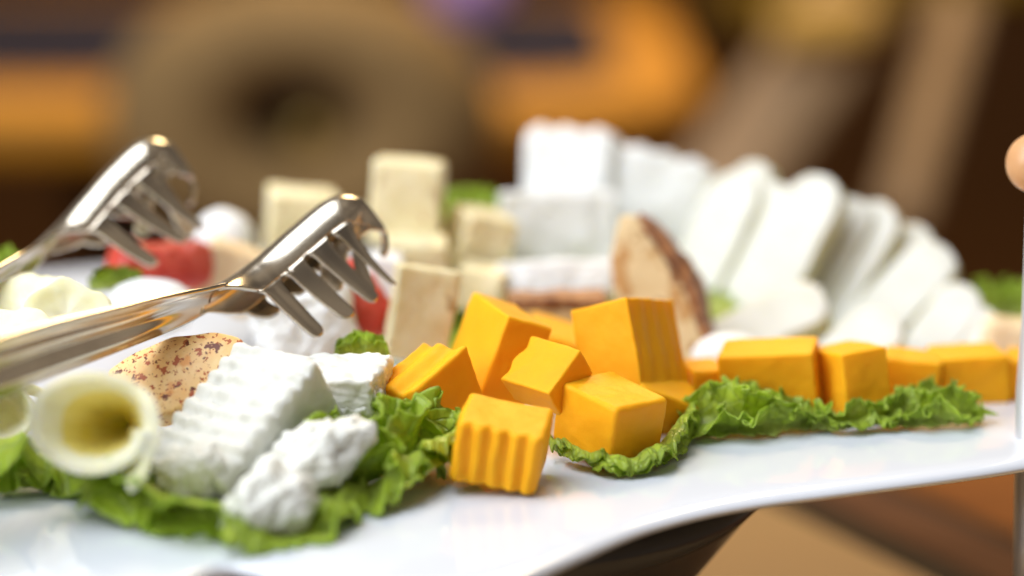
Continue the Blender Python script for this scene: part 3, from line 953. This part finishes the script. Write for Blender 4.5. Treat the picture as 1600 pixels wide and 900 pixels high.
# ---------------------------------------------------------------- tongs
def arm(parent, spine, half, bside, bhead, s_head, ntines, body, tlen, ribs=True, tw=1.0):
    """one tong arm: ribbed channel handle running into a claw head with tines"""
    def S(s):
        return spline(spine, s)

    def fr(s):
        t = (S(min(1, s + .004)) - S(max(0, s - .004))).normalized()
        bs = bside.lerp(bhead, sstep(s_head - 0.12, s_head + 0.08, s))
        b = (bs - t * bs.dot(t)).normalized()
        n = b.cross(t).normalized()
        return S(s), t, b, n
    # sign: n must point to the tine side (down/right)
    test = fr(s_head + 0.1)[3]
    sgn = 1 if test.dot(vw(0.6, -0.75, 0)) > 0 else -1

    def pt(s, x, dn, lean=0.0):
        p, t, b, n = fr(s)
        return p + b * x + n * (sgn * dn) + t * lean
    # ---- handle
    verts, faces = [], []
    ns, nx = 90, 33
    for i in range(ns):
        s = s_head * 1.04 * i / (ns - 1)
        h = spline([Vector((x, 0, 0)) for x in half], s).x
        for j in range(nx):
            x = -1 + 2 * j / (nx - 1)
            dep = 0.42 * h * x * x
            g = (sstep(0, 0.12, s / s_head) * (1 - sstep(0.72, 0.98, s / s_head))) if ribs else 0
            dep += 0.10 * h * g * math.cos(x * 3 * math.pi)
            verts.append(pt(s, h * x, dep))
    for i in range(ns - 1):
        for j in range(nx - 1):
            a = i * nx + j
            faces.append((a, a + nx, a + nx + 1, a + 1))
    o = make('handle', verts, faces, M['steel'], parent)
    md = o.modifiers.new('t', 'SOLIDIFY')
    md.thickness = 0.0011
    md.offset = 0
    # ---- head: shell plus tines along both sides and the tip
    verts, faces = [], []

    def grid(f, na, nb):
        base = len(verts)
        for i in range(na):
            for j in range(nb):
                verts.append(f(i / (na - 1), j / (nb - 1)))
        for i in range(na - 1):
            for j in range(nb - 1):
                a = base + i * nb + j
                faces.append((a, a + nb, a + nb + 1, a + 1))

    TAB = {}

    def prof(x, h):
        """signed arc position -> sideways and downward offsets; crown that rolls over into the side wall"""
        a = abs(x)
        sg = 1 if x >= 0 else -1
        key = round(h, 2)
        if key not in TAB:
            xs, ds, n_ = [0.0], [0.0], 400
            st_ = 5.0 / n_
            for q in range(n_):
                th = 1.62 * (1 - math.exp(-((q + 0.5) * st_ / (1.05 * h)) ** 1.6))
                xs.append(xs[-1] + math.cos(th) * st_)
                ds.append(ds[-1] + math.sin(th) * st_)
            TAB[key] = (xs, ds)
        xs, ds = TAB[key]
        f = min(a / (5.0 / 400), 398.99)
        i_ = int(f)
        f -= i_
        return sg * lerp(xs[i_], xs[i_ + 1], f), lerp(ds[i_], ds[i_ + 1], f)

    def hw(s):
        return spline([Vector((x, 0, 0)) for x in half], s).x

    def rootarc(s):
        u = (s - s_head) / (1 - s_head)
        h = hw(min(1, s))
        return lerp(h * 1.05, h * 1.15 + body, sstep(0.0, 0.13, u)) * (1 - 0.45 * sstep(0.78, 1.0, u))

    def shell(u, v):
        s = lerp(s_head, 1.0, u)
        h = hw(s)
        arc = rootarc(s)
        x, dn = prof((v * 2 - 1) * arc, h)
        return pt(s, x, dn)
    grid(shell, 70, 41)
    near = 1 if fr(0.8)[2].dot(FW) < 0 else -1
    s_first = lerp(s_head, 1.0, 0.10)
    seg = (1.0 - s_first) / ntines
    for side in (-1, 1):
        for k_ in range(ntines):
            c = s_first + seg * (k_ + 0.5)

            def tine(u, v, c=c, side=side, k_=k_):
                # width narrows through a round slot root, then tapers to the tip
                wdt = 0.5 if v < 1e-6 else lerp(0.5, 0.31 * tw, min(1, math.sqrt(min(1, v / 0.16) * (2 - min(1, v / 0.16)))))
                if v > 0.16:
                    wdt = tw * lerp(0.31, 0.20, (v - 0.16) / 0.84)
                if v > 0.88:
                    wdt *= math.sqrt(max(0.02, 1 - ((v - 0.88) / 0.12) ** 2))
                s = c + seg * wdt * (2 * u - 1)
                h = hw(min(1, s))
                arc = rootarc(s) + (tlen if side == near else tlen * 0.3) * v * (0.75 + 0.25 * math.sin((k_ + 1) / ntines * math.pi))
                x, dn = prof(side * arc, h)
                x *= 1 - 0.28 * v * v
                return pt(s, x, dn, 0.10 * v * v * tlen)
            grid(tine, 9, 26)
    # tip tine continues the spine
    def tip(u, v):
        h = hw(1.0)
        wdt = lerp(1.0, 0.32, sstep(0, 0.35, v)) * (1 if v < 0.9 else math.sqrt(max(0.02, 1 - ((v - 0.9) / 0.1) ** 2)))
        arc = rootarc(1.0) * wdt
        x, dn = prof((2 * u - 1) * arc, h)
        p, t, b, n = fr(1.0)
        a = v * 1.15
        return p + b * x + n * sgn * (dn + 0.42 * tlen * (1 - math.cos(a))) + t * (0.42 * tlen * math.sin(a))
    grid(tip, 21, 22)
    o = make('head', verts, faces, M['steel'], parent)
    bm = bmesh.new()
    bm.from_mesh(o.data)
    bmesh.ops.remove_doubles(bm, verts=bm.verts, dist=1e-5)
    bmesh.ops.recalc_face_normals(bm, faces=bm.faces)
    bm.to_mesh(o.data)
    bm.free()
    md = o.modifiers.new('t', 'SOLIDIFY')
    md.thickness = 0.0011
    md.offset = 0
    return o


tg = empty('serving_tongs', at(-330, 600, 47))
tag(tg, 'polished steel serving tongs with clawed heads resting open on the cheese', 'tongs')
fa = empty('arm', (0, 0, 0))
fa.parent = tg
ra = empty('arm', (0, 0, 0))
ra.parent = tg
off = at(-330, 600, 47)


def rel(px, py, d):
    return at(px, py, d) - off


arm(fa, [rel(-330, 650, 47), rel(-120, 598, 49.5), rel(60, 540, 52.0), rel(220, 494, 54.5), rel(330, 455, 56.6), rel(395, 412, 57.6), rel(455, 360, 58.2), rel(515, 314, 58.6), rel(560, 312, 58.8), rel(590, 345, 59)],
    [0.95, 0.92, 0.82, 0.62, 0.52, 0.46, 0.46, 0.46, 0.42, 0.36], vw(0.15, 0.70, 0.72), vw(0.08, 0.16, 1), 0.43, 7, 0.50, 1.95)
arm(ra, [rel(-330, 640, 47.9), rel(-200, 570, 52), rel(-90, 490, 56), rel(10, 425, 59), rel(80, 362, 60.4), rel(130, 308, 61.0), rel(175, 258, 61.4), rel(220, 222, 61.7), rel(262, 224, 61.9), rel(292, 262, 62.0)],
    [0.75, 0.70, 0.62, 0.55, 0.52, 0.48, 0.50, 0.50, 0.46, 0.40], vw(0.15, 0.70, 0.72), vw(0.10, -0.05, 1), 0.41, 6, 0.42, 2.1, tw=0.85)
hg = lathe('hinge', [(0, -0.9), (0.55, -0.9), (0.6, -0.8), (0.6, 0.8), (0.55, 0.9), (0, 0.9)], M['steel'], tg, loc=(-0.1, 0.3, -0.6), rot=(0, 0, 0), n=32)

# ---------------------------------------------------------------- right edge post
pb = onz(1612, 930, TZ)
po = empty('utensil', (pb.x, pb.y, TZ))
top = at(1618, 255, 57.5) - Vector((pb.x, pb.y, TZ))
bot = Vector((0, 0, 0))
foot = at(1613, 900, 57.5) - Vector((pb.x, pb.y, TZ))
pz = top - foot
pm = frame(pz, vw(0, 0, 1))
L_ = pz.length
lathe('shaft', [(0, 0), (0.45, 0), (0.45, L_ * 0.1), (0.42, L_ * 0.45), (0.30, L_ * 0.62), (0.20, L_ * 0.95), (0, L_ * 0.95)], M['brushed'], po, loc=foot, rot=pm, n=32)
lathe('knob', [(0.70 * math.sin(math.pi * i / 20), -0.72 * math.cos(math.pi * i / 20)) for i in range(21)], M['knob'], po, loc=top, rot=pm, n=32)
tag(po, 'upright steel utensil with round light wooden knob at the right edge', 'utensil')

# ---------------------------------------------------------------- background furniture
cb = at(470, 190, 150)
ch = empty('round_back_chair', (cb.x, cb.y, -95))
zc = cb.z + 95
prof = [(3.0, 2.6), (2.8, 1.0), (3.1, -0.6), (4.2, -2.2), (6.2, -3.1), (8.4, -2.7), (10.3, -1.0), (11.2, 1.0), (10.8, 3.0), (9.0, 4.2), (5.5, 4.4), (3.0, 3.6), (3.0, 2.6)]
pv = []
for i in range(len(prof) - 1):
    for t in (0, .33, .66):
        q = [Vector((a, b, 0)) for a, b in prof]
        p = spline(q, (i + t) / (len(prof) - 1))
        pv.append((p.x, p.y))
pv.append(prof[-1])
fm = Matrix.Rotation(R_(90), 3, 'X')
lathe('backrest', [(a, -b) for a, b in pv], M['beige'], ch, loc=(0, 0, zc), rot=fm, sy=0.80, sx=1.1)
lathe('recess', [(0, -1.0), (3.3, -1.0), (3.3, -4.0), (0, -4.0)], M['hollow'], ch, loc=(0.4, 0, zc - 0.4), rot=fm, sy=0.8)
lathe('button', [(0, 1.0), (0.9, 0.8), (1.5, 0.2), (1.6, -0.6), (1.2, -1.2), (0, -1.4)], M['brass'], ch, loc=(0.6, 1.2, zc - 1.0), rot=fm)
box('support', (5, 3, 22), (0, 4.5, zc - 16), M['beige'], ch, r=0.6)
box('seat', (40, 36, 6), (0, 18, zc - 32), M['beige'], ch, r=2.5)
for lx in (-17, 17):
    for ly in (3, 33):
        box('leg', (3, 3, zc - 35), (lx, ly, (zc - 35) / 2), M['darkwood'], ch)
tag(ch, 'out-of-focus beige round-backed chair with dark hollow centre behind the tongs', 'chair')


# rounded table with honey wood rim
def rrect(x0, x1, y0, y1, r, n=14):
    pts = []
    for (cx, cy, a0) in ((x1 - r, y1 - r, 0), (x0 + r, y1 - r, 90), (x0 + r, y0 + r, 180), (x1 - r, y0 + r, 270)):
        for i in range(n + 1):
            a = R_(a0 + 90 * i / n)
            pts.append((cx + r * math.cos(a), cy + r * math.sin(a)))
    return pts


tz = -9.4
rt = empty('rounded_table', (-30, 146, -95))
X0, X1, Y0, Y1 = -72, 14.5, 115, 194
outer = rrect(X0, X1, Y0, Y1, 16)
inner = rrect(X0 + 8, X1 - 6.0, Y0 + 13, Y1 - 4, 9)
n = len(outer)
V4 = []
for ring_, z in ((outer, tz - 3.6), (outer, tz - 0.6), ([(x * 0.99 + -30 * 0.01, y * 0.99 + 146 * .01) for x, y in outer], tz), (inner, tz), (inner, tz - 3.6)):
    for x, y in ring_:
        V4.append((x + 30, y - 146, z + 95))
fs = []
for j in range(5):
    for i in range(n):
        a, b = j * n, ((j + 1) % 5) * n
        fs.append((a + i, a + (i + 1) % n, b + (i + 1) % n, b + i))
make('rim', V4, fs, M['orangewood'], rt)
ins = [(x + 30, y - 146, tz + 95 - 0.15) for x, y in inner] + [(x + 30, y - 146, tz + 95 - 3.4) for x, y in inner]
make('inset', ins, [tuple(range(n)), tuple(range(n, 2 * n))] + [(i, (i + 1) % n, n + (i + 1) % n, n + i) for i in range(n)], M['navy'], rt, smooth=False)
lathe('pedestal', [(22, 0), (22, 2), (5, 5), (4.5, 50), (7, 78), (14, 81.5), (0, 81.5)], M['darkwood'], rt)
tag(rt, 'blurred honey-coloured wooden table with rounded rim and dark inset top', 'table')

vs_ = at(728, 36, 224)
o = lathe('vase', [(0, 0), (2.4, 0), (3.4, 1.5), (3.7, 3.2), (3.2, 4.8), (2.2, 6.2), (2.4, 7.2), (2.2, 7.2), (1.9, 6.2), (0, 1.0)], M['purple'], loc=(vs_.x, min(vs_.y, Y1 - 5), tz))
tag(o, 'small blurred purple glass vase on the rounded wooden table', 'vase')

# slanted-post chair at right
c2 = at(1330, 150, 160)
sc2 = empty('slanted_chair', (c2.x, c2.y, -95))
o0 = Vector((c2.x, c2.y, -95))


def post(x0, y0, x1, y1, d0, d1, wpx, mat, name='post'):
    a, b = at(x0, y0, d0), at(x1, y1, d1)
    z = b - a
    return block(name, (wpx / (FP / d0), 3.0, z.length), (a + b) / 2 - o0, frame(z, vw(-0.1, 0.2, 1)), M[mat], sc2, n=3, r=0.8, amp=0)


post(1010, 470, 1345, -10, 150, 156, 150, 'taupe')
post(1400, 360, 1512, -30, 152, 160, 78, 'taupe')
post(1120, 10, 1640, -40, 164, 158, 75, 'olive', 'top_rail')
post(1205, 50, 1370, 30, 152, 152, 70, 'mustard', 'rail_highlight')  # mustard bar added as the lit spot on the top rail
box('seat', (34, 30, 4), (3, 14, 52), M['redwood'], sc2, r=1)
for lx in (-12, 18):
    for ly in (2, 27):
        box('leg', (3, 3, 50), (lx, ly, 25), M['darkwood'], sc2)
tag(sc2, 'blurred chair with two slanted taupe posts behind the ivory slices', 'chair')
